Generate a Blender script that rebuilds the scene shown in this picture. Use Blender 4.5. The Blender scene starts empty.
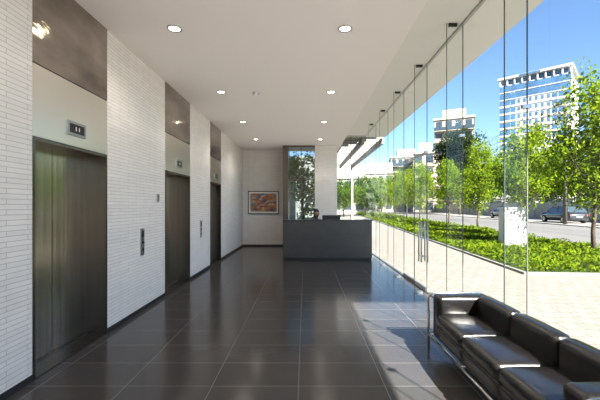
import bpy, math, random
import numpy as np
from mathutils import Vector, Matrix

scene = bpy.context.scene
scene.view_settings.view_transform = 'Standard'
scene.view_settings.look = 'None'
scene.view_settings.exposure = 0.0

# ------------------------------------------------------------------ materials
def new_mat(name):
    m = bpy.data.materials.new(name); m.use_nodes = True
    nt = m.node_tree
    return m, nt, nt.nodes['Principled BSDF']

def N(nt, t, **kw):
    n = nt.nodes.new(t)
    for k, v in kw.items(): setattr(n, k, v)
    return n

def pmat(name, col, rough=0.5, metal=0.0, bump=0.0, bscale=20.0, stretch=(1,1,1), var=0.0, spec=0.5, coat=0.0):
    m, nt, p = new_mat(name)
    p.inputs['Base Color'].default_value = (*col, 1)
    p.inputs['Roughness'].default_value = rough
    p.inputs['Metallic'].default_value = metal
    p.inputs['Specular IOR Level'].default_value = spec
    p.inputs['Coat Weight'].default_value = coat
    tc = N(nt, 'ShaderNodeTexCoord'); mp = N(nt, 'ShaderNodeMapping')
    mp.inputs['Scale'].default_value = stretch
    nt.links.new(tc.outputs['Object'], mp.inputs['Vector'])
    no = N(nt, 'ShaderNodeTexNoise'); no.inputs['Scale'].default_value = bscale
    no.inputs['Detail'].default_value = 4
    nt.links.new(mp.outputs['Vector'], no.inputs['Vector'])
    if bump > 0:
        b = N(nt, 'ShaderNodeBump'); b.inputs['Strength'].default_value = bump
        b.inputs['Distance'].default_value = 0.01
        nt.links.new(no.outputs['Fac'], b.inputs['Height'])
        nt.links.new(b.outputs['Normal'], p.inputs['Normal'])
    if var > 0:
        r = N(nt, 'ShaderNodeValToRGB')
        r.color_ramp.elements[0].position = 0.3; r.color_ramp.elements[1].position = 0.7
        r.color_ramp.elements[0].color = (*[c*(1-var) for c in col], 1)
        r.color_ramp.elements[1].color = (*[min(1, c*(1+var)) for c in col], 1)
        nt.links.new(no.outputs['Fac'], r.inputs['Fac'])
        nt.links.new(r.outputs['Color'], p.inputs['Base Color'])
    return m

def brick_mat(name, c1, c2, mortar, bw, rh, ms, axes='XY', off=(0,0), rough=0.5, bump=0.5, offset=0.5, noise=0.1, spec=0.5, rot=0.0, dist=0.01, rvar=0.0):
    m, nt, p = new_mat(name)
    tc = N(nt, 'ShaderNodeTexCoord'); sp = N(nt, 'ShaderNodeSeparateXYZ'); cb = N(nt, 'ShaderNodeCombineXYZ')
    nt.links.new(tc.outputs['Object'], sp.inputs[0])
    nt.links.new(sp.outputs[axes[0]], cb.inputs[0]); nt.links.new(sp.outputs[axes[1]], cb.inputs[1])
    mp = N(nt, 'ShaderNodeMapping'); mp.inputs['Location'].default_value = (off[0], off[1], 0)
    mp.inputs['Rotation'].default_value = (0, 0, rot)
    nt.links.new(cb.outputs[0], mp.inputs['Vector'])
    br = N(nt, 'ShaderNodeTexBrick'); br.offset = offset; br.offset_frequency = 2
    br.inputs['Scale'].default_value = 1; br.inputs['Brick Width'].default_value = bw
    br.inputs['Row Height'].default_value = rh; br.inputs['Mortar Size'].default_value = ms
    br.inputs['Mortar Smooth'].default_value = 0.2
    br.inputs['Color1'].default_value = (*c1, 1); br.inputs['Color2'].default_value = (*c2, 1)
    br.inputs['Mortar'].default_value = (*mortar, 1)
    nt.links.new(mp.outputs[0], br.inputs['Vector'])
    no = N(nt, 'ShaderNodeTexNoise'); no.inputs['Scale'].default_value = 6; no.inputs['Detail'].default_value = 6
    nt.links.new(tc.outputs['Object'], no.inputs['Vector'])
    mx = N(nt, 'ShaderNodeMix', data_type='RGBA', blend_type='MULTIPLY')
    mx.inputs[0].default_value = 1.0
    r = N(nt, 'ShaderNodeValToRGB'); r.color_ramp.elements[0].color = (1-noise,)*3+(1,); r.color_ramp.elements[1].color = (1,1,1,1)
    r.color_ramp.elements[0].position = .3; r.color_ramp.elements[1].position = .7
    nt.links.new(no.outputs['Fac'], r.inputs['Fac'])
    nt.links.new(br.outputs['Color'], mx.inputs[6]); nt.links.new(r.outputs['Color'], mx.inputs[7])
    nt.links.new(mx.outputs[2], p.inputs['Base Color'])
    p.inputs['Roughness'].default_value = rough; p.inputs['Specular IOR Level'].default_value = spec
    if rvar > 0:
        mr = N(nt, 'ShaderNodeMapRange'); mr.inputs['To Min'].default_value = rough-rvar; mr.inputs['To Max'].default_value = rough+rvar
        nt.links.new(no.outputs['Fac'], mr.inputs['Value']); nt.links.new(mr.outputs[0], p.inputs['Roughness'])
    if bump > 0:
        b = N(nt, 'ShaderNodeBump'); b.inputs['Strength'].default_value = bump; b.inputs['Distance'].default_value = dist
        inv = N(nt, 'ShaderNodeMath', operation='SUBTRACT'); inv.inputs[0].default_value = 1.0
        nt.links.new(br.outputs['Fac'], inv.inputs[1])
        bw_ = N(nt, 'ShaderNodeMath', operation='MULTIPLY'); nt.links.new(br.outputs['Color'], bw_.inputs[0])
        nt.links.new(inv.outputs[0], bw_.inputs[1])
        nt.links.new(bw_.outputs[0], b.inputs['Height']); nt.links.new(b.outputs['Normal'], p.inputs['Normal'])
    return m

def glass_mat(name, tint, refl=0.75, base=0.04, rough=0.0):
    m = bpy.data.materials.new(name); m.use_nodes = True; nt = m.node_tree
    nt.nodes.clear()
    out = N(nt, 'ShaderNodeOutputMaterial'); mix = N(nt, 'ShaderNodeMixShader')
    tr = N(nt, 'ShaderNodeBsdfTransparent'); tr.inputs[0].default_value = (*tint, 1)
    gl = N(nt, 'ShaderNodeBsdfGlossy'); gl.inputs['Roughness'].default_value = rough
    gl.inputs['Color'].default_value = (.95, 1, .98, 1)
    lw = N(nt, 'ShaderNodeLayerWeight'); lw.inputs['Blend'].default_value = 0.5
    pw = N(nt, 'ShaderNodeMath', operation='POWER'); pw.inputs[1].default_value = 5
    mu = N(nt, 'ShaderNodeMath', operation='MULTIPLY_ADD'); mu.inputs[1].default_value = refl; mu.inputs[2].default_value = base
    nt.links.new(lw.outputs['Facing'], pw.inputs[0]); nt.links.new(pw.outputs[0], mu.inputs[0])
    nt.links.new(mu.outputs[0], mix.inputs[0]); nt.links.new(tr.outputs[0], mix.inputs[1]); nt.links.new(gl.outputs[0], mix.inputs[2])
    nt.links.new(mix.outputs[0], out.inputs['Surface'])
    return m

def emis_mat(name, col, s):
    m, nt, p = new_mat(name)
    p.inputs['Base Color'].default_value = (.8, .8, .8, 1)
    p.inputs['Emission Color'].default_value = (*col, 1); p.inputs['Emission Strength'].default_value = s
    return m

def leaf_mat(name, c1, c2, trans=0.4):
    m = bpy.data.materials.new(name); m.use_nodes = True; nt = m.node_tree; nt.nodes.clear()
    out = N(nt, 'ShaderNodeOutputMaterial'); mix = N(nt, 'ShaderNodeMixShader'); mix.inputs[0].default_value = trans
    d = N(nt, 'ShaderNodeBsdfDiffuse'); t = N(nt, 'ShaderNodeBsdfTranslucent')
    tc = N(nt, 'ShaderNodeTexCoord'); no = N(nt, 'ShaderNodeTexNoise'); no.inputs['Scale'].default_value = 2.2; no.inputs['Detail'].default_value = 5
    nt.links.new(tc.outputs['Object'], no.inputs['Vector'])
    r = N(nt, 'ShaderNodeValToRGB'); r.color_ramp.elements[0].position = .35; r.color_ramp.elements[1].position = .65
    r.color_ramp.elements[0].color = (*c1, 1); r.color_ramp.elements[1].color = (*c2, 1)
    nt.links.new(no.outputs['Fac'], r.inputs['Fac'])
    nt.links.new(r.outputs['Color'], d.inputs['Color']); nt.links.new(r.outputs['Color'], t.inputs['Color'])
    nt.links.new(d.outputs[0], mix.inputs[1]); nt.links.new(t.outputs[0], mix.inputs[2]); nt.links.new(mix.outputs[0], out.inputs['Surface'])
    return m

def q(c, k=.56): return tuple(x*k for x in c)
def ql(c): return q(c, .80)
M = {}
M['floor'] = brick_mat('charcoal_tile', (.043,.041,.041), (.051,.049,.049), (.17,.165,.16), .72, .43, .003, 'XY', (.054, .095), rough=.17, bump=.1, offset=0, noise=.05, spec=.30, dist=.002)
M['stone'] = brick_mat('split_white_stone', (.84,.80,.765), (.78,.745,.71), (.55,.525,.50), .42, .042, .003, 'YZ', rough=.75, bump=.4, noise=.06, dist=.015, spec=.2)
M['stone_x'] = brick_mat('split_white_stone_x', (.80,.755,.715), (.74,.70,.66), (.55,.52,.49), .42, .042, .003, 'XZ', rough=.75, bump=.4, noise=.06, dist=.015, spec=.2)
M['ceil'] = pmat('ceiling_paint', (.80,.76,.73), .8, bump=.03, bscale=60, spec=.1)
M['soffit'] = pmat('soffit_paint', (.72,.71,.67), .7, bump=.03, bscale=40, spec=.2)
M['white'] = pmat('white_paint', (.80,.80,.78), .6, bump=.03, bscale=40)
M['extwhite'] = pmat('exterior_white_paint', q((.85,.85,.83)), .6, bump=.03, bscale=40)
M['steel'] = pmat('brushed_steel_dark', (.46,.41,.36), .22, 1.0, bump=.12, bscale=24, stretch=(1,1,.02), var=.22)
M['jamb'] = pmat('jamb_steel', (.16,.14,.12), .25, 1.0, bump=.05, bscale=20, stretch=(1,1,.05), var=.1)
M['bronze'] = pmat('polished_steel_panel', (.40,.35,.31), .10, 1.0, bump=1.0, bscale=1.5, stretch=(1,1,2.2), var=.35)
M['reflsteel'] = pmat('steel_panel_reflection', (.84,.78,.70), .28, 1.0, bump=.05, bscale=12, stretch=(1,.1,1))  # lighter colour stands in for a reflection on the steel above the doors
M['chrome'] = pmat('chrome', (.75,.75,.76), .08, 1.0)
M['satin'] = pmat('satin_metal', (.45,.45,.45), .35, 1.0)
M['black'] = pmat('black_plastic', (.012,.012,.013), .4)
M['base'] = pmat('baseboard_dark', (.02,.02,.022), .4, bump=.03)
M['desk'] = brick_mat('slate_desk', (.046,.046,.048), (.056,.056,.058), (.028,.028,.03), .62, .37, .003, 'XZ', (.2,0), rough=.4, bump=.1, offset=0, noise=.2)
M['desktop'] = pmat('desk_top', (.045,.045,.048), .25, bump=.02, bscale=30, var=.2)
M['leather'] = pmat('black_leather', (.006,.0055,.0055), .23, bump=.32, bscale=8, spec=.65, coat=.1)
M['glass'] = glass_mat('clear_glass', (.97,.985,.98), .24, .02)
M['fin'] = glass_mat('fin_glass', (.972,.988,.98), .06, .012)
M['darkglass'] = glass_mat('tinted_glass', (.50,.55,.54), .5, .08)
M['edge'] = pmat('glass_edge', (.07,.10,.09), .15, spec=.6)
M['silicone'] = pmat('silicone_joint', (.08,.085,.085), .5)
M['lamp'] = emis_mat('lamp_glow', (1,.88,.6), 14)
M['screen'] = emis_mat('indicator_red', (1,.25,.08), .1)
M['paver'] = brick_mat('granite_pavers', q((.34,.32,.295)), q((.30,.28,.255)), q((.17,.16,.14)), .24, .24, .008, 'XY', rough=.85, bump=.3, offset=.5, noise=.15, rot=math.radians(4.6), spec=.1)
M['road'] = pmat('asphalt', q((.20,.197,.195)), .9, bump=.3, bscale=30, var=.12, spec=.1)
M['kerb'] = pmat('kerb_concrete', q((.28,.27,.25)), .85, bump=.2)
M['soil'] = pmat('soil_green', q((.045,.075,.018)), .95, bump=.8, bscale=8, var=.4, spec=.1)
M['leaf1'] = leaf_mat('leaf_bright', ql((.11,.20,.010)), ql((.28,.37,.02)), .45)
M['leaf2'] = leaf_mat('leaf_mid', ql((.06,.12,.011)), ql((.13,.22,.02)), .4)
M['leaf3'] = leaf_mat('leaf_dark', q((.014,.034,.010)), q((.036,.066,.016)), .2)
M['leafgc'] = leaf_mat('groundcover_leaf', q((.09,.17,.010)), q((.25,.34,.02)), .35)
M['bark'] = pmat('bark', q((.10,.075,.05)), .9, bump=.6, bscale=15, var=.3)
M['hotelw'] = pmat('hotel_wall', q((.95,.92,.87)), .7, var=.03, bscale=1)
M['hotelg'] = pmat('hotel_glass', q((.10,.24,.46)), .2, var=.25, bscale=.3, spec=.6)
M['beige'] = pmat('beige_render', q((.56,.49,.41)), .8, var=.05, bscale=1)
M['cream'] = pmat('cream_render', q((.52,.49,.43)), .8, var=.05, bscale=1)
M['winglass'] = pmat('window_glass', (.03,.045,.06), .15, spec=.6)
M['grey'] = pmat('grey_render', (.25,.26,.26), .8, var=.08, bscale=1)
M['skin'] = pmat('skin', (.38,.22,.15), .5, bump=.03)
M['hair'] = pmat('hair', (.008,.006,.006), .6, bump=.4, bscale=60, stretch=(1,1,.1))
M['shirt'] = pmat('dark_blazer', (.02,.022,.03), .8, bump=.1, bscale=40)
M['trouser'] = pmat('trousers', (.018,.018,.02), .8)
M['lips'] = pmat('lips', (.30,.08,.07), .4)
M['eye'] = pmat('eye_white', (.7,.7,.7), .3)
M['carpaint'] = pmat('car_paint', (.02,.024,.03), .2, coat=1)
M['rubber'] = pmat('rubber', (.01,.01,.01), .8)
M['wood'] = pmat('pole_concrete', q((.13,.12,.105)), .9, var=.15)
M['hubs'] = pmat('hub_alloy', (.3,.3,.3), .3, 1)
# artwork
m, nt, p = new_mat('art_print'); tc = N(nt,'ShaderNodeTexCoord'); mp = N(nt,'ShaderNodeMapping'); mp.inputs['Scale'].default_value=(7,1,11)
vo = N(nt,'ShaderNodeTexVoronoi'); vo.inputs['Scale'].default_value=1.2
nt.links.new(tc.outputs['Object'], mp.inputs[0]); nt.links.new(mp.outputs[0], vo.inputs['Vector'])
rp = N(nt,'ShaderNodeValToRGB'); cr = rp.color_ramp; cr.interpolation='CONSTANT'
cr.elements[0].color=(.34,.10,.04,1); cr.elements[1].position=.88; cr.elements[1].color=(.45,.40,.33,1)
for pos,c in ((.25,(.40,.25,.13,1)),(.45,(.08,.10,.17,1)),(.58,(.42,.18,.06,1)),(.75,(.20,.18,.17,1))):
    e = cr.elements.new(pos); e.color=c
sx = N(nt,'ShaderNodeSeparateColor'); nt.links.new(vo.outputs['Color'], sx.inputs[0]); nt.links.new(sx.outputs[0], rp.inputs[0])
nt.links.new(rp.outputs[0], p.inputs['Base Color']); p.inputs['Roughness'].default_value=.25
M['art'] = m

# ------------------------------------------------------------------ mesh builder
class Builder:
    def __init__(s): s.v=[]; s.f=[]; s.m=[]; s.s=[]; s.mats=[]; s.T=None
    def mi(s, mat):
        if mat not in s.mats: s.mats.append(mat)
        return s.mats.index(mat)
    def add(s, vs, fs, mat, smooth=False):
        o=len(s.v)
        if s.T is not None: vs=[tuple(s.T @ Vector(v)) for v in vs]
        s.v.extend([tuple(v) for v in vs]); k=s.mi(mat)
        for f in fs: s.f.append(tuple(i+o for i in f)); s.m.append(k); s.s.append(smooth)
    def box(s,x0,x1,y0,y1,z0,z1,mat):
        vs=[(x0,y0,z0),(x1,y0,z0),(x1,y1,z0),(x0,y1,z0),(x0,y0,z1),(x1,y0,z1),(x1,y1,z1),(x0,y1,z1)]
        s.add(vs,[(0,3,2,1),(4,5,6,7),(0,1,5,4),(1,2,6,5),(2,3,7,6),(3,0,4,7)],mat)
    def quad(s,a,b,c,d,mat): s.add([a,b,c,d],[(0,1,2,3)],mat)
    def tube(s,pts,r,mat,seg=8,smooth=True):
        pts=[Vector(p) for p in pts]; n=len(pts)
        rs=r if isinstance(r,(list,tuple)) else [r]*n
        vs=[];fs=[]; prev=None
        for i,p in enumerate(pts):
            d=(pts[min(i+1,n-1)]-pts[max(i-1,0)]).normalized()
            if prev is None:
                a=Vector((0,0,1)) if abs(d.z)<.9 else Vector((1,0,0))
                u=d.cross(a).normalized()
            else:
                u=(prev-d*prev.dot(d)).normalized()
            prev=u; w=d.cross(u)
            for k in range(seg):
                t=2*math.pi*k/seg; vs.append(tuple(p+(u*math.cos(t)+w*math.sin(t))*rs[i]))
        for i in range(n-1):
            for k in range(seg):
                a=i*seg+k; b=i*seg+(k+1)%seg; fs.append((a,b,b+seg,a+seg))
        fs.append(tuple(reversed(range(seg)))); fs.append(tuple(range((n-1)*seg,n*seg)))
        s.add(vs,fs,mat,smooth)
    def cyl(s,c,r,h,mat,axis='Z',seg=24,r2=None):
        c=Vector(c); ax={'X':Vector((1,0,0)),'Y':Vector((0,1,0)),'Z':Vector((0,0,1))}[axis]
        s.tube([c-ax*h/2,c+ax*h/2],[r,r if r2 is None else r2],mat,seg,False)
    def cushion(s,c,size,r,mat,bulge=(0,0,0),inner=7):
        h=[a/2 for a in size]
        def ax(i):
            H=h[i]; a=H-r
            e=[H, H-r*.3, H-r*.65]
            L=[-t for t in e]+list(np.linspace(-a,a,inner))+e[::-1]
            return L
        A=[ax(0),ax(1),ax(2)]
        def proj(q):
            inn=[max(-(h[i]-r),min(h[i]-r,q[i])) for i in range(3)]
            d=Vector([q[i]-inn[i] for i in range(3)])
            if d.length>1e-9: d=d.normalized()*r
            p=[inn[i]+d[i] for i in range(3)]
            out=list(p)
            for i in range(3):
                if bulge[i]:
                    j,k=(i+1)%3,(i+2)%3
                    w=max(0,1-(p[j]/h[j])**2)*max(0,1-(p[k]/h[k])**2)
                    out[i]+=bulge[i]*math.sqrt(w)*(p[i]/h[i])
            return (out[0]+c[0],out[1]+c[1],out[2]+c[2])
        for i in range(3):
            j,k=(i+1)%3,(i+2)%3
            for sg in (-1,1):
                vs=[];fs=[]; nj,nk=len(A[j]),len(A[k])
                for a in A[j]:
                    for b in A[k]:
                        qq=[0,0,0]; qq[i]=sg*h[i]; qq[j]=a; qq[k]=b; vs.append(proj(qq))
                for a in range(nj-1):
                    for b in range(nk-1):
                        f=(a*nk+b,(a+1)*nk+b,(a+1)*nk+b+1,a*nk+b+1)
                        fs.append(f if sg>0 else f[::-1])
                s.add(vs,fs,mat,True)
    def finish(s,name,merge=False,bevel=0,parent=None,loc=None):
        me=bpy.data.meshes.new(name); me.from_pydata(s.v,[],s.f)
        for mt in s.mats: me.materials.append(mt)
        me.polygons.foreach_set('material_index',s.m); me.polygons.foreach_set('use_smooth',s.s); me.update()
        if merge:
            import bmesh
            bm=bmesh.new(); bm.from_mesh(me); bmesh.ops.remove_doubles(bm,verts=bm.verts,dist=.0004); bm.to_mesh(me); bm.free()
        ob=bpy.data.objects.new(name,me); scene.collection.objects.link(ob)
        if bevel:
            md=ob.modifiers.new('bevel','BEVEL'); md.width=bevel; md.segments=2; md.limit_method='ANGLE'
        if parent: ob.parent=parent
        if loc: ob.location=loc
        return ob

def add_inst(me,name,loc,rot=0,sc=1):
    ob=bpy.data.objects.new(name,me); scene.collection.objects.link(ob)
    ob.location=loc; ob.rotation_euler=(0,0,rot); ob.scale=(sc,sc,sc) if not isinstance(sc,tuple) else sc
    return ob

# ------------------------------------------------------------------ dimensions
WL=-2.33; H=3.58; HS=3.95; GX=2.12; CE=1.24; YB=13.1; YR=-5.0; YG=12.2
EL=[(2.99,4.12),(5.82,7.09),(8.59,9.70)]

b=Builder(); b.box(-2.8,GX+.06,YR-.2,YB+.2,-.12,0,M['floor']); b.finish('floor')
b=Builder(); b.box(-2.8,CE,YR-.2,YB+.2,H,HS+.15,M['ceil']); b.finish('ceiling')
b=Builder(); b.box(CE,2.85,YR-.2,YG+.25,HS,HS+.15,M['soffit']); b.finish('ceiling_soffit')
# left wall piers
b=Builder(); ys=[YR]+[y for e in EL for y in e]+[YB]
for i in range(0,len(ys),2): b.box(-2.8,WL,ys[i],ys[i+1],0,H,M['stone'])
b.finish('wall_left')
b=Builder()
for i in range(0,len(ys),2): b.box(WL,WL+.006,ys[i],ys[i+1],0,.06,M['base'])
b.finish('baseboard_left')
b=Builder(); b.box(-2.8,-.75,YB,YB+.2,0,H,M['stone_x']); b.finish('wall_back')
b=Builder(); b.box(-2.33,-.76,YB-.006,YB,0,.06,M['base']); b.finish('baseboard_back')
b=Builder(); b.box(-2.8,GX+.1,YR-.2,YR,0,H,M['white']); b.box(CE,GX+.1,YR-.2,YR,H,HS,M['white']); b.finish('wall_rear')
# building above, plus unseen overhang added to cut the floor sun patch short
b=Builder(); b.box(-6,2.3,-12,13.4,HS+.16,14,M['cream']); b.box(2.3,6.0,-2.6,6.0,7.5,14,M['cream']); b.finish('upper_floors_sun_blocker')

# ------------------------------------------------------------------ elevators
def elevator(name,y0,y1):
    b=Builder(); xr=-2.57; hd=2.10
    b.box(-2.8,WL+.004,y0,y0+.03,0,hd,M['jamb']); b.box(-2.8,WL+.004,y1-.03,y1,0,hd,M['jamb'])
    b.box(-2.8,WL+.004,y0+.03,y1-.03,hd-.03,hd,M['jamb'])
    ym=(y0+y1)/2
    b.box(xr-.04,xr,y0+.03,ym-.004,.012,hd-.03,M['steel'])
    b.box(xr-.04,xr,ym+.004,y1-.03,.012,hd-.03,M['steel'])
    b.box(xr-.06,xr-.04,y0+.03,y1-.03,0,hd-.03,M['black'])
    b.box(xr-.03,WL,y0+.03,y1-.03,.0,.010,M['jamb'])
    b.box(xr+.02,xr+.03,y0+.03,y1-.03,.010,.0115,M['black'])
    b.box(-2.8,WL+.002,y0,y1,hd+.004,2.73,M['reflsteel'])
    b.box(-2.8,WL+.002,y0,y1,2.742,H-.002,M['bronze'])
    b.box(-2.8,WL-.006,y0,y1,hd,H-.002,M['black'])
    b.box(WL,WL+.018,ym-.14,ym+.14,2.205,2.345,M['satin'])
    b.box(WL+.018,WL+.021,ym-.11,ym+.11,2.23,2.32,M['black'])
    for dy in (-.03,.02): b.box(WL+.021,WL+.022,ym+dy,ym+dy+.015,2.255,2.295,M['screen'])
    return b.finish(name)
for i,(a,c) in enumerate(EL): elevator('elevator' if i==0 else 'elevator.%03d'%i,a,c)

for i,y in enumerate((5.0,7.82)):
    b=Builder(); b.box(WL,WL+.014,y-.05,y+.05,.80,1.18,M['satin'])
    b.box(WL+.014,WL+.017,y-.035,y+.035,1.06,1.15,M['black'])
    for z in (.98,.88): b.cyl((WL+.018,y,z),.018,.012,M['black'],'X',16)
    b.finish('elevator_call_panel' if i==0 else 'elevator_call_panel.001')
b=Builder(); b.box(WL,WL+.02,5.5,5.56,1.57,1.69,M['satin']); b.cyl((WL+.022,5.53,1.65),.012,.008,M['black'],'X',12); b.finish('key_switch')

# ------------------------------------------------------------------ downlights
k=0
for y in (-4.4,-2.6,-.35,1.9,4.1,6.38,8.65,10.9):
    for x in (-1.53,.47):
        b=Builder()
        seg=28; ring=[(.085,H),(.085,H-.008),(.066,H-.010),(.062,H-.002)]
        vs=[];fs=[]
        for r_,z_ in ring:
            for t in range(seg): vs.append((x+r_*math.cos(2*math.pi*t/seg),y+r_*math.sin(2*math.pi*t/seg),z_))
        for i in range(3):
            for t in range(seg):
                a=i*seg+t; c=i*seg+(t+1)%seg; fs.append((a,c,c+seg,a+seg))
        b.add(vs,fs,M['satin'],True)
        b.cyl((x,y,H-.002),.062,.003,M['lamp'],'Z',24)
        ob=b.finish('recessed_downlight' if k==0 else 'recessed_downlight.%03d'%k)
        L=bpy.data.lights.new('downlight_beam','SPOT'); L.energy=50; L.color=(1,.87,.74); L.spot_size=math.radians(140); L.spot_blend=.9; L.shadow_soft_size=.06
        lo=bpy.data.objects.new('beam_%d'%k,L); scene.collection.objects.link(lo); lo.location=(x,y,H-.03); lo.parent=ob
        k+=1
b=Builder(); b.cyl((-.9,6.44,H-.015),.06,.03,M['satin'],'Z',24,r2=.07); b.cyl((-.9,6.44,H-.036),.035,.012,M['white'],'Z',20,r2=.045); b.finish('smoke_detector')
# added area light with no fixture, faces up to brighten the ceiling
L=bpy.data.lights.new('added_ceiling_fill','AREA'); L.shape='RECTANGLE'; L.size=3.4; L.size_y=17; L.energy=50; L.color=(1,.91,.84)
lo=bpy.data.objects.new('added_ceiling_fill',L); scene.collection.objects.link(lo); lo.location=(-.5,4.0,2.4); lo.rotation_euler=(math.pi,0,0)

# ------------------------------------------------------------------ glazing
js=[-5.0,-3.56,-2.18,-.8,.58,1.96,3.34,4.70,6.08,7.50,8.94,10.45,YG]
wn=1
for i in range(len(js)-1):
    y0,y1=js[i],js[i+1]; b=Builder(); door=(abs(y0-6.08)<.01)
    g=.005
    if door:
        b.quad((GX,y0+g,2.45),(GX,y1-g,2.45),(GX,y1-g,HS),(GX,y0+g,HS),M['glass'])
        b.box(GX-.01,GX+.01,y0,y1,2.435,2.45,M['satin'])
    else:
        b.quad((GX,y0+g,.02),(GX,y1-g,.02),(GX,y1-g,HS),(GX,y0+g,HS),M['glass'])
    b.box(GX-.005,GX+.005,y1-g,y1+g,.0,HS,M['silicone'])
    if i<len(js)-2:
        b.box(1.905,GX-.006,y1-.008,y1+.008,.0,HS-.0,M['fin'])
        b.box(1.900,1.905,y1-.008,y1+.008,.0,HS,M['edge'])
        b.box(1.93,2.04,y1-.018,y1+.018,HS-.04,HS,M['black'])
        b.box(1.93,2.04,y1-.018,y1+.018,0,.03,M['satin'])
        b.box(GX-.05,GX+.02,y1-.02,y1+.02,2.43,2.465,M['satin'])
    if not door: b.box(GX-.02,GX+.02,y0,y1,0,.02,M['satin'])
    b.box(GX-.02,GX+.02,y0,y1,HS-.02,HS,M['satin'])
    b.finish('window_%d'%wn); wn+=1
# glass entrance door
b=Builder(); y0,y1=6.09,7.49
ym=(y0+y1)/2
for a,c in ((y0,ym-.004),(ym+.004,y1)):
    b.quad((GX,a,.012),(GX,c,.012),(GX,c,2.42),(GX,a,2.42),M['glass'])
    b.box(GX-.018,GX+.018,a,c,.0,.07,M['satin'])
    b.box(GX-.012,GX+.012,a,c,2.40,2.42,M['satin'])
    for e in (a,c): b.box(GX-.005,GX+.005,e-.003,e+.003,.07,2.40,M['edge'])
for yy in (y0+.12,y0+.26):
    for sx in (-1,1):
        xx=GX+sx*.055
        b.tube([(xx,yy,.50),(xx,yy,1.22)],.014,M['satin'],10)
    for z in (.6,1.1): b.tube([(GX-.055,yy,z),(GX+.055,yy,z)],.008,M['satin'],8)
b.finish('door_1')
# rear glazing beside column
b=Builder(); b.quad((1.1,YG,.02),(GX,YG,.02),(GX,YG,HS),(1.1,YG,HS),M['glass'])
b.box(1.1,GX,YG-.02,YG+.02,0,.04,M['satin']); b.box(1.1,GX,YG-.02,YG+.02,HS-.04,HS,M['satin'])
b.box(1.59,1.61,YG-.03,YG+.03,0,HS,M['silicone']); b.finish('window_%d'%wn)
# column + tinted glass partition
b=Builder(); b.box(.34,1.1,12.0,12.4,0,H,M['stone_x']); b.finish('column')
b=Builder(); Y=12.05
b.box(-.76,-.58,Y-.05,YB+.2,0,H,M['jamb'])
b.quad((-.58,Y,.04),(.34,Y,.04),(.34,Y,H),(-.58,Y,H),M['darkglass'])
b.box(-.58,.34,Y-.03,Y+.03,0,.05,M['jamb']); b.box(-.58,.34,Y-.03,Y+.03,H-.05,H,M['jamb'])
b.box(-.14,-.12,Y-.02,Y+.02,.05,H-.05,M['silicone']); b.box(-.58,.34,Y-.02,Y+.02,2.38,2.42,M['jamb'])
b.finish('glass_partition')

# ------------------------------------------------------------------ framed picture
b=Builder(); x0,x1,z0,z1=-2.13,-.97,1.2,2.06; yb=YB
fw=.03
b.box(x0,x1,yb-.035,yb,z0,z0+fw,M['black']); b.box(x0,x1,yb-.035,yb,z1-fw,z1,M['black'])
b.box(x0,x0+fw,yb-.035,yb,z0+fw,z1-fw,M['black']); b.box(x1-fw,x1,yb-.035,yb,z0+fw,z1-fw,M['black'])
b.box(x0+fw,x1-fw,yb-.02,yb,z0+fw,z1-fw,M['white']); b.box(x0+.09,x1-.09,yb-.023,yb-.02,z0+.09,z1-.09,M['art'])
b.finish('framed_picture')

# ------------------------------------------------------------------ reception desk
b=Builder()
dx0,dx1,dy=-.61,1.86,9.72
b.box(dx0,dx1,dy,dy+.08,.06,1.08,M['desk']); b.box(dx0+.03,dx1-.03,dy+.03,dy+.07,0,.06,M['black'])
b.box(dx0,dx0+.08,dy+.08,dy+1.0,.0,1.08,M['desk']); b.box(dx1-.08,dx1,dy+.08,dy+.85,.0,1.08,M['desk'])
b.box(dx0-.015,dx1+.015,dy-.015,dy+.30,1.08,1.115,M['desktop'])
b.box(dx0-.015,dx0+.12,dy+.30,dy+1.0,1.08,1.115,M['desktop']); b.box(dx1-.12,dx1+.015,dy+.30,dy+.85,1.08,1.115,M['desktop'])
b.box(dx0+.08,dx1-.08,dy+.08,dy+.72,.71,.74,M['desktop'])
b.finish('reception_desk',bevel=.004)
# monitor
b=Builder(); mx,my=.76,10.12
b.box(mx-.12,mx+.12,my-.09,my+.09,.74,.752,M['black']); b.box(mx-.025,mx+.025,my-.05,my-.03,.752,1.05,M['black'])
b.box(mx-.26,mx+.26,my-.03,my,.93,1.235,M['black']); b.box(mx-.25,mx+.25,my,my+.002,.94,1.225,M['winglass'])
b.finish('computer_monitor',bevel=.004)
b=Builder(); b.box(.15,.55,10.16,10.3,.74,.755,M['black'])
for r in range(4):
    for c in range(13): b.box(.165+c*.028,.188+c*.028,10.17+r*.03,10.194+r*.03,.755,.76,M['desktop'])
b.finish('keyboard')

# ------------------------------------------------------------------ office chair & receptionist
px,py=.345,10.72
b=Builder(); b.cushion((px,py,.46),(.48,.46,.08),.035,M['black'],(0,0,.01)); b.cushion((px,py+.27,.80),(.44,.06,.5),.028,M['black'])
b.tube([(px,py+.2,.45),(px,py+.31,.5),(px,py+.31,.7)],.016,M['satin'])
b.tube([(px,py,.1),(px,py,.44)],.028,M['satin'],12)
for i in range(5):
    a=2*math.pi*i/5+.3; ex,ey=px+.27*math.cos(a),py+.27*math.sin(a)
    b.tube([(px,py,.11),(ex,ey,.07)],[.022,.014],M['satin']); b.cyl((ex,ey,.03),.03,.03,M['rubber'],'X',14)
b.finish('office_chair')

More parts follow.
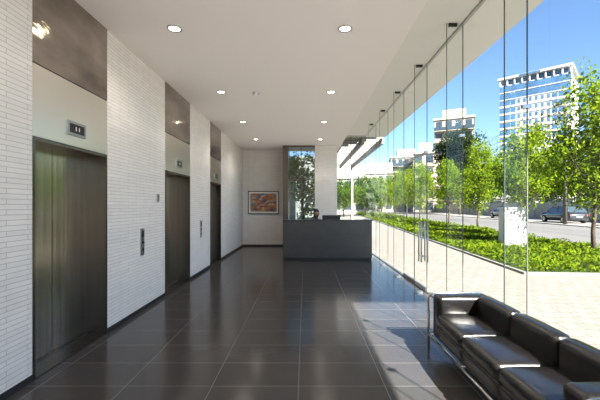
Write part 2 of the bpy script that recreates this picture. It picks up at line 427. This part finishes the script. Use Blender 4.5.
person=bpy.data.objects.new('receptionist',None); scene.collection.objects.link(person)
def skin_obj(name,verts,edges,radii,mat,root=0,sub=2):
    me=bpy.data.meshes.new(name); me.from_pydata(verts,edges,[]); ob=bpy.data.objects.new(name,me); scene.collection.objects.link(ob)
    sk=ob.modifiers.new('skin','SKIN'); sk.use_smooth_shade=True
    for i,r in enumerate(radii):
        rr=r if isinstance(r,tuple) else (r,r)
        me.skin_vertices[0].data[i].radius=rr; me.skin_vertices[0].data[i].use_root=(i==root)
    s=ob.modifiers.new('sub','SUBSURF'); s.levels=sub; s.render_levels=sub
    me.materials.append(mat); ob.parent=person; return ob
def P(x,y,z): return (px+x,py+y,z)
V=[P(0,.08,.58),P(0,.07,.75),P(0,.06,.92),P(0,.05,1.04),P(0,.03,1.12),
   P(-.17,.05,1.05),P(-.22,-.06,.85),P(-.17,-.30,.80),P(.17,.05,1.05),P(.22,-.06,.85),P(.17,-.30,.80)]
E=[(0,1),(1,2),(2,3),(3,4),(3,5),(5,6),(6,7),(3,8),(8,9),(9,10)]
skin_obj('blazer',V,E,[(.15,.12),(.12,.10),(.14,.105),(.10,.08),(.055,.055),.06,.047,.034,.06,.047,.034],M['shirt'])
V=[P(0,.08,.58),P(-.09,.04,.57),P(-.11,-.36,.55),P(-.11,-.38,.12),P(.09,.04,.57),P(.11,-.36,.55),P(.11,-.38,.12)]
skin_obj('trousers',V,[(0,1),(1,2),(2,3),(0,4),(4,5),(5,6)],[(.15,.12),.085,.06,.042,.085,.06,.042],M['trouser'])
for s in (-1,1):
    b=Builder(); b.cushion(P(s*.11,-.43,.045),(.09,.26,.08),.035,M['black']); b.finish('shoe_%d'%(s+2),parent=person)
    V=[P(s*.17,-.30,.80),P(s*.165,-.36,.785),P(s*.16,-.42,.78)]
    skin_obj('palm_%d'%(s+2),V,[(0,1),(1,2)],[.026,(.034,.018),(.036,.016)],M['skin'],0)
    for fi in range(4):
        o=(fi-1.5)*.02; L=(.075,.085,.08,.062)[fi]
        V=[P(s*.16+o,-.41,.782),P(s*.16+o,-.41-L*.5,.785),P(s*.16+o,-.41-L,.770)]
        skin_obj('finger_%d_%d'%(s+2,fi),V,[(0,1),(1,2)],[.009,.008,.007],M['skin'],0,1)
    V=[P(s*.135,-.36,.785),P(s*.115,-.40,.778),P(s*.115,-.43,.772)]
    skin_obj('thumb_%d'%(s+2),V,[(0,1),(1,2)],[.011,.010,.008],M['skin'],0,1)
skin_obj('neck',[P(0,.03,1.08),P(0,.02,1.18),P(0,.01,1.25)],[(0,1),(1,2)],[.055,.048,.05],M['skin'])
hc=Vector(P(0,-.01,1.29)); b=Builder(); vs=[];fs=[]; nu,nv=32,24
for i in range(nv+1):
    ph=math.pi*i/nv
    for j in range(nu):
        th=2*math.pi*j/nu
        x=math.sin(ph)*math.cos(th); y=math.sin(ph)*math.sin(th); z=math.cos(ph)
        X=x*.075; Yy=y*.095; Z=z*.115
        if z<0: X*=1-.32*(-z)**1.5; Yy*=1-.15*(-z)
        if y<0:
            nose=math.exp(-((x/.16)**2+((z+.12)/.2)**2)); Yy-=.022*nose
            for ex in (-.42,.42): Yy+=.010*math.exp(-(((x-ex)/.2)**2+((z-.05)/.14)**2))
            Yy-=.006*math.exp(-((x/.3)**2+((z+.48)/.1)**2)); Yy-=.008*math.exp(-((x/.25)**2+((z+.85)/.15)**2))
        vs.append((hc.x+X,hc.y+Yy,hc.z+Z))
for i in range(nv):
    for j in range(nu):
        a=i*nu+j; c=i*nu+(j+1)%nu; fs.append((a,a+nu,c+nu,c))
b.add(vs,fs,M['skin'],True)
for s in (-1,1):
    b.cushion((hc.x+s*.03,hc.y-.083,hc.z+.006),(.026,.012,.012),.0055,M['eye'],inner=3)
    b.cushion((hc.x+s*.03,hc.y-.088,hc.z+.006),(.010,.006,.010),.0028,M['black'],inner=3)
    b.cushion((hc.x+s*.03,hc.y-.089,hc.z+.026),(.032,.008,.006),.0028,M['hair'],inner=3)
    b.cushion((hc.x+s*.077,hc.y+.01,hc.z-.005),(.016,.035,.06),.0075,M['skin'],inner=3)
b.cushion((hc.x,hc.y-.088,hc.z-.056),(.042,.012,.014),.0055,M['lips'],inner=3)
b.finish('head',merge=True,parent=person)
b=Builder(); vs=[];fs=[]
for i in range(nv+1):
    ph=math.pi*i/nv
    for j in range(nu):
        th=2*math.pi*j/nu; x=math.sin(ph)*math.cos(th); y=math.sin(ph)*math.sin(th); z=math.cos(ph)
        z2=z
        if y<-.25: z2=max(z,.36-.1*abs(x))
        Z=z2*.128 if z2>-.0 else z2*.17
        vs.append((hc.x+x*.090,hc.y+.006+y*(.108 if z>-.9 else .09),hc.z+Z))
for i in range(nv):
    for j in range(nu):
        a=i*nu+j; c=i*nu+(j+1)%nu; fs.append((a,a+nu,c+nu,c))
b.add(vs,fs,M['hair'],True); b.finish('hair',parent=person)

# ------------------------------------------------------------------ sofa
b=Builder(); sx0,sx1,sy0,sy1=1.30,1.87,1.64,3.68; at=.17
L_=M['leather']
for y0 in (sy0+.02,sy1-.02-at+.0):
    b.cushion((sx0+.30,y0+at/2,.37),(.54,at,.44),.04,L_,(0,.012,.012))
ins0=sy0+.02+at; ins1=sy1-.02-at; n=3; w=(ins1-ins0)/n
for i in range(n):
    yc=ins0+w*(i+.5)
    b.cushion((sx0+.22,yc,.235),(.42,w-.006,.13),.03,L_,(0,0,.005))
    b.cushion((sx0+.22,yc,.355),(.43,w-.006,.12),.04,L_,(0.01,0,.022))
    b.cushion((sx0+.475,yc,.42),(.13,w-.008,.38),.045,L_,(.02,0,.012))
r=.0125
def arc(c,u,v,R,n=6): 
    c=Vector(c);u=Vector(u);v=Vector(v); return [c+u*R*math.cos(t)+v*R*math.sin(t) for t in np.linspace(0,math.pi/2,n)]
for yy in (sy0,sy1):
    z=.585; R=.05
    p=[Vector((sx0,yy,0))]+[Vector((sx0,yy,z-R))]+arc((sx0+R,yy,z-R),(-1,0,0),(0,0,1),R)[1:]
    p+= [Vector((sx1-R,yy,z))]
    p+= arc((sx1-R,yy,z-R),(0,0,1),(1,0,0),R)[1:]+[Vector((sx1,yy,0))]
    b.tube(p,r,M['chrome'],12)
    b.tube([(sx0,yy,.15),(sx1,yy,.15)],r*.8,M['chrome'],10)
b.tube([(sx1,sy0,.585-.05),(sx1,sy1,.585-.05)],r,M['chrome'],12)
b.tube([(sx0,sy0,.15),(sx0,sy1,.15)],r,M['chrome'],12); b.tube([(sx1,sy0,.15),(sx1,sy1,.15)],r,M['chrome'],12)
for i in range(1,n): b.tube([(sx0,ins0+w*i,.15),(sx1,ins0+w*i,.15)],r*.7,M['chrome'],8)
b.finish('leather_sofa',merge=True)

# ------------------------------------------------------------------ exterior (street frame rotated 4.6 deg)
A=math.radians(4.6); ca,sa=math.cos(A),math.sin(A)
def S(l,z,h=0): return (l*ca+z*sa, z*ca-l*sa, h)
TS=Matrix.Rotation(-A,4,'Z')
GZ=-.02
b=Builder(); b.quad((-60,-40,-.14),(200,-40,-.14),(200,260,-.14),(-60,260,-.14),M['road']); b.finish('ground')
b=Builder(); b.box(GX+.06,9.3,-30,YB+.2,-.13,GZ,M['paver'])
b.box(-30,9.3,YB+.2,75,-.13,GZ,M['paver']); b.finish('pavement')
b=Builder(); b.T=TS; b.box(9.2,18.0,-60,200,-.139,-.015,M['road']); b.finish('street')
b=Builder(); b.T=TS; b.box(9.05,9.2,-60,160,-.13,.05,M['kerb']); b.box(18.0,18.15,-60,200,-.13,.05,M['kerb']); b.box(18.15,23.8,-60,200,-.13,.03,M['kerb']); b.finish('kerb')
rng=np.random.default_rng(5)
b=Builder(); b.T=TS
b.box(4.3,9.0,8.2,70,-.13,.03,M['soil']); b.box(4.22,4.3,8.12,70,-.13,.03,M['kerb']); b.box(4.3,9.0,8.12,8.2,-.13,.03,M['kerb'])
def scatter(n,l0,l1,z0,z1,h0,h1,s,mat,power=1.0):
    l=rng.uniform(l0,l1,n); z=z0+(z1-z0)*rng.uniform(0,1,n)**power; h=rng.uniform(h0,h1,n)
    h*= .55+.45*(np.sin(l*2.1)*np.cos(z*1.3)+np.sin(z*3+l))*.5+.25
    vs=[];fs=[]
    for i in range(n):
        ss=s*(.6+.8*rng.random())*(1+ (z[i]-z0)/45)
        d=Vector(rng.normal(size=3)); d.normalize(); u=d.cross(Vector((rng.normal(),rng.normal(),rng.normal()))).normalized()
        c=Vector((l[i],z[i],h[i])); o=len(vs)
        vs+= [c-d*ss,c+u*ss*.4,c+d*ss,c-u*ss*.4]; fs.append((o,o+1,o+2,o+3))
    b.add(vs,fs,mat)
scatter(17000,4.35,8.95,8.25,22,.04,.26,.055,M['leafgc'])
scatter(9000,4.35,8.95,20,68,.04,.30,.09,M['leafgc'],1.5)
scatter(2500,4.35,8.95,8.25,30,.02,.18,.07,M['leaf2'])
b.finish('groundcover_planting_bed')

def tree_mesh(name,seed,Ht,R,ncl,lp,leaf,mats,base=.36,trunk=.07,spread=.34,cone=.35):
    rg=np.random.default_rng(seed); b=Builder()
    pts=[Vector((0,0,-.05))]; 
    for t in np.linspace(.12,.86,7): pts.append(Vector((rg.normal()*.04,rg.normal()*.04,Ht*t)))
    b.tube(pts,list(np.linspace(trunk,trunk*.2,len(pts))),M['bark'],8)
    cz=(base+1)/2*Ht; rz=(1-base)/2*Ht
    C=[]
    for i in range(ncl):
        d=rg.normal(size=3); d/=np.linalg.norm(d); rr=rg.random()**.45
        z=d[2]*rr; k=1-cone*max(0,z)
        C.append(Vector((d[0]*rr*R*k,d[1]*rr*R*k,cz+z*rz*.92)))
    for i in range(0,ncl,3):
        c=C[i]; sz=min(c.z-.1,Ht*.8)*(.55+.25*rg.random()); s0=Vector((0,0,max(sz,base*Ht*.75)))
        mid=(s0+c)/2+Vector((0,0,-.08*Ht*rg.random()))
        b.tube([s0,mid,c],[trunk*.32,trunk*.2,trunk*.06],M['bark'],5)
    vs=[[],[]];
    for ci,c in enumerate(C):
        k=0 if rg.random()<.82 else 1
        for _ in range(lp):
            p=c+Vector(rg.normal(size=3))*R*spread*.5
            d=Vector(rg.normal(size=3)); d.z-=.6; d.normalize(); u=d.cross(Vector(rg.normal(size=3))).normalized(); s=leaf*(.6+.7*rg.random())
            vs[k]+= [p-d*s,p+u*s*.5,p+d*s,p-u*s*.5]
    for k in (0,1):
        b.add(vs[k],[(4*i,4*i+1,4*i+2,4*i+3) for i in range(len(vs[k])//4)],mats[k])
    me=b.finish(name); return me
t1=tree_mesh('street_tree',1,5.9,1.5,105,80,.068,(M['leaf1'],M['leaf2']),base=.2,spread=.30,cone=.5)
t1.location=S(8.3,11.9)
t2=tree_mesh('street_tree.001',2,5.5,1.3,90,75,.070,(M['leaf1'],M['leaf2']),base=.2,spread=.30,cone=.5); t2.location=S(8.4,16.1)
specs=[(t1.data,8.4,21.1,1.4,.92),(t2.data,8.4,26.3,2.1,.95),(t1.data,8.2,34.0,.6,1.0),(t2.data,8.2,40,.2,1.1),(t1.data,8.2,47,3.0,1.1),(t2.data,8.2,56,4.0,1.2),(t1.data,8.2,66,5.0,1.2)]
for i,(me,l,z,r_,s_) in enumerate(specs): add_inst(me,'street_tree.%03d'%(i+2),S(l,z),r_,s_)
bt=tree_mesh('background_tree',7,9.0,3.4,90,80,.20,(M['leaf2'],M['leaf3']),base=.2,trunk=.2)
bt.location=S(29,34)
for i,(l,z,s_,r_) in enumerate([(30,42,1.0,1),(29,50,1.0,2),(31,60,1.1,3),(29,26,.8,4),(30,72,1.2,5),(29,18,.8,.4),(12,88,.8,.9),(3,84,.8,2.2),(1.5,50,.6,2.2),(5,54,.7,1)]):
    add_inst(bt.data,'background_tree.%03d'%(i+1),S(l,z),r_,s_)
ct=tree_mesh('conifer_tree',9,15.5,3.6,80,90,.24,(M['leaf3'],M['leaf3']),base=.3,trunk=.28,cone=-.1); ct.location=(26.5,60,0)
add_inst(ct.data,'conifer_tree.001',(31.5,70,0),1.5,(1,1,.95))
gt=tree_mesh('garden_tree',11,4.2,.9,45,60,.07,(M['leaf1'],M['leaf2']),base=.2); gt.location=(-.1,15.6,0)
b=Builder(); b.box(-6,1.0,19,19.3,-.02,4.2,M['grey']); b.finish('garden_wall')

# pergola behind
b=Builder()
for x in (1.35,2.1,2.8): b.box(x-.05,x+.05,12.6,21,3.75,3.95,M['cream'])
for y in np.arange(12.8,21,.55): b.box(1.3,2.85,y-.04,y+.04,3.95,4.07,M['cream'])
for x in (1.35,2.8):
    b.box(x-.06,x+.06,20.8,20.92,-.02,3.75,M['cream'])
b.finish('pergola')

# white service pillar in bed
b=Builder(); b.box(7.08,7.85,12.4,12.8,.03,1.38,M['extwhite']); b.box(7.05,7.88,12.37,12.83,1.38,1.45,M['extwhite'])
b.box(7.2,7.72,12.385,12.4,.5,1.2,M['hotelw']); b.box(7.08,7.85,12.39,12.4,.03,.08,M['grey'])
b.finish('white_service_pillar')

# boundary wall across the street
b=Builder(); b.T=TS
b.box(24,24.3,20,120,-.1,1.9,M['cream'])
for y in range(20,121,4): b.box(23.92,24.38,y-.2,y+.2,-.1,2.15,M['cream'])
for y in np.arange(20,120,.35): b.box(24.12,24.16,y,y+.04,1.9,2.7,M['black'])
b.box(24.1,24.18,20,120,2.7,2.74,M['black'])
b.finish('boundary_wall')

# utility pole & wires
b=Builder(); b.T=TS; pl,pz=18.75,30
b.tube([(pl,pz,-.1),(pl,pz,10.2)],[.16,.10],M['wood'],12)
for z in (9.6,8.9): b.box(pl-.9,pl+.9,pz-.06,pz+.06,z,z+.1,M['wood'])
for z in (9.7,9.0):
    for x in (-.8,-.4,.4,.8): b.cyl((pl+x,pz,z+.1),.035,.16,M['cream'],'Z',10)
b.cyl((pl,pz-.3,7.9),.2,.7,M['grey'],'Z',16)
for x,z in ((-.8,9.9),(-.4,9.9),(.8,9.9),(-.8,9.15),(.4,9.15),(-.1,7.2),(-.1,6.9)):
    for za,zb in ((pz,-6),(pz,72)):
        b.tube([(pl+x,za+(zb-za)*t,z-1.0*4*t*(1-t)) for t in np.linspace(0,1,11)],.018,M['black'],5)
b.tube([(pl,72,-.1),(pl,72,10.2)],[.16,.10],M['wood'],12)
b.finish('utility_pole')

# parked cars
def car_mesh(name,paint):
    b=Builder()
    st=[(-2.12,.38,.62,.72),(-2.05,.26,.80,.80),(-1.6,.22,.92,.86),(-.9,.2,.95,.88),(0,.2,.93,.88),(.9,.2,.90,.88),(1.5,.22,.84,.86),(1.98,.26,.70,.80),(2.12,.36,.55,.70)]
    vs=[];fs=[]
    for y,zb,zt,w in st:
        zm=(zb+zt)/2
        vs+=[(-w*.92,y,zb),(-w,y,zm),(-w*.95,y,zt),(-w*.5,y,zt+.03),(w*.5,y,zt+.03),(w*.95,y,zt),(w,y,zm),(w*.92,y,zb)]
    for i in range(len(st)-1):
        for k in range(8):
            a=i*8+k; c=i*8+(k+1)%8; fs.append((a,c,c+8,a+8))
    fs.append(tuple(range(8))[::-1]); fs.append(tuple(range(len(st)*8-8,len(st)*8)))
    b.add(vs,fs,paint,True)
    def ring(y0,y1,z,w): return [(-w,y0,z),(w,y0,z),(w,y1,z),(-w,y1,z)]
    lo=ring(-1.95,1.15,.92,.80); hi=ring(-1.55,.35,1.42,.62); top=ring(-1.3,.1,1.47,.5)
    b.add(lo+hi,[(0,1,5,4),(1,2,6,5),(2,3,7,6),(3,0,4,7)],M['winglass'])
    b.add(hi+top,[(0,1,5,4),(1,2,6,5),(2,3,7,6),(3,0,4,7),(4,5,6,7)],paint,True)
    for s in (-1,1):
        b.tube([(s*.80,1.15,.92),(s*.62,.35,1.42),(s*.62,-1.55,1.42),(s*.80,-1.95,.92)],.03,paint,6)
        b.tube([(s*.81,-.4,.92),(s*.63,-.4,1.42)],.03,paint,6)
        for y in (-1.35,1.35):
            b.cyl((s*.80,y,.31),.32,.2,M['rubber'],'X',24); b.cyl((s*.905,y,.31),.19,.02,M['hubs'],'X',16)
        b.box(s*.62-.13,s*.62+.13,2.0,2.08,.55,.66,M['extwhite']); b.box(s*.66-.1,s*.66+.1,-2.12,-2.03,.62,.78,M['lips'])
        b.box(s*.93-.06,s*.93+.06,.75,.9,.93,1.03,paint)
    b.box(-.25,.25,-2.14,-2.1,.5,.6,M['extwhite'])
    return b.finish(name)
c1=car_mesh('parked_car',M['carpaint']); c1.location=(*S(20.6,33.2)[:2],.03); c1.rotation_euler=(0,0,-A)
c2=add_inst(c1.data,'parked_car.001',(*S(20.6,44)[:2],.03),-A)

# ------------------------------------------------------------------ buildings
def building(name,A_,B_,depth,h,floors,cols,wall,glass,balc=False,win=(.18,.82,.25,.85),bands=None,crown=True):
    A_=Vector((*A_,0)); B_=Vector((*B_,0)); u=(B_-A_); Lw=u.length; u.normalize(); v=Vector((-u.y,u.x,0))
    T=Matrix(((u.x,v.x,0,A_.x),(u.y,v.y,0,A_.y),(0,0,1,-.1),(0,0,0,1)))
    b=Builder(); b.T=T; b.box(0,Lw,0,depth,0,h,wall)
    fh=h/floors; cw=Lw/cols
    for i in range(floors):
        for j in range(cols):
            wx=win; 
            if bands: wx=bands(j,i)
            if wx is None: continue
            b.box(j*cw+cw*wx[0],j*cw+cw*wx[1],-.06,0,i*fh+fh*wx[2],i*fh+fh*wx[3],glass)
        nd=max(2,int(depth/4)); dw=depth/nd
        for j in range(nd):
            b.box(-.06,0,j*dw+dw*.25,j*dw+dw*.75,i*fh+fh*.3,i*fh+fh*.85,glass)
        if balc:
            b.box(0,Lw,-1.2,0,i*fh-.1,i*fh+.1,wall); b.box(0,Lw,-1.25,-1.15,i*fh+.1,i*fh+.95,glass if i%2 else wall)
        else:
            b.box(0,Lw,-.18,0,i*fh-.12,i*fh+.12,wall)
    if crown:
        b.box(-.3,Lw+.3,-.3,depth,h,h+.5,wall); b.box(Lw*.2,Lw*.8,2,depth*.7,h,h+3,wall)
    return b.finish(name)
def hb(j,i):
    if i>=15: return (.04,.96,.1,.9)
    if j in (0,1,2): return (.06,.94,.25,.85)
    if j in (9,10,11): return (.08,.92,.28,.85)
    return (.27,.73,.32,.8)
hot=building('hotel_building',(84,151),(102,134),22,53,17,12,M['hotelw'],M['hotelg'],bands=hb,crown=False)
b=Builder(); 
A_=Vector((84,151,0)); B_=Vector((102,134,0)); u=(B_-A_).normalized(); v=Vector((-u.y,u.x,0))
b.T=Matrix(((u.x,v.x,0,A_.x),(u.y,v.y,0,A_.y),(0,0,1,0),(0,0,0,1)))
Lw=(B_-A_).length
b.box(-.6,Lw+.6,-.6,22,55.4,56.3,M['hotelw'])
for j in range(10): b.box(j*Lw/9.1,j*Lw/9.1+.5,-.3,.3,52.9,55.4,M['hotelw'])
b.box(1,Lw-1,1.5,20,52.9,55.4,M['hotelg']); b.box(Lw*.3,Lw*.6,-.7,-.6,55.5,56.2,M['hotelg'])
b.finish('hotel_roof_crown')
building('apartment_building',(34,92),(42.5,88),12,24,8,4,M['beige'],M['winglass'],balc=True)
building('apartment_building.001',(27.5,112),(37,110),12,17,6,5,M['cream'],M['winglass'],balc=True)
building('apartment_building.002',(26,84),(30.5,82),10,14,5,2,M['beige'],M['winglass'])
building('low_building',(3,70),(14,68),10,7,2,5,M['cream'],M['winglass'])
building('low_building.001',(14,92),(25,90),10,10,3,5,M['cream'],M['winglass'])
building('low_building.002',(42,80),(58,70),10,10,3,6,M['cream'],M['winglass'])

# ------------------------------------------------------------------ lights / world
sd=bpy.data.lights.new('sun','SUN'); sd.energy=34; sd.color=(1,.94,.85); sd.angle=math.radians(.55)
so=bpy.data.objects.new('sun',sd); scene.collection.objects.link(so)
so.rotation_euler=Vector((-.3,.6,-.56)).to_track_quat('-Z','Y').to_euler(); so.location=(10,-20,30)
w=bpy.data.worlds.new('sky'); scene.world=w; w.use_nodes=True; nt=w.node_tree
bg=nt.nodes['Background']; sk=nt.nodes.new('ShaderNodeTexSky'); sk.sky_type='NISHITA'; sk.sun_disc=False
sk.sun_elevation=math.radians(40); sk.sun_rotation=math.radians(153); sk.air_density=1.0; sk.dust_density=.3; sk.ozone_density=2.0
mxs=nt.nodes.new('ShaderNodeMix'); mxs.data_type='RGBA'; mxs.blend_type='MULTIPLY'; mxs.inputs[0].default_value=1; mxs.inputs[7].default_value=(.85,1.0,1.15,1)
nt.links.new(sk.outputs[0],mxs.inputs[6]); nt.links.new(mxs.outputs[2],bg.inputs[0]); bg.inputs[1].default_value=.25

cam=bpy.data.cameras.new('camera'); co=bpy.data.objects.new('camera',cam); scene.collection.objects.link(co)
co.location=(0,0,1.5); co.rotation_euler=(math.pi/2,0,0); cam.lens=21; cam.sensor_width=36
cam.shift_x=-5/600; cam.shift_y=6/600; cam.clip_end=600
scene.camera=co
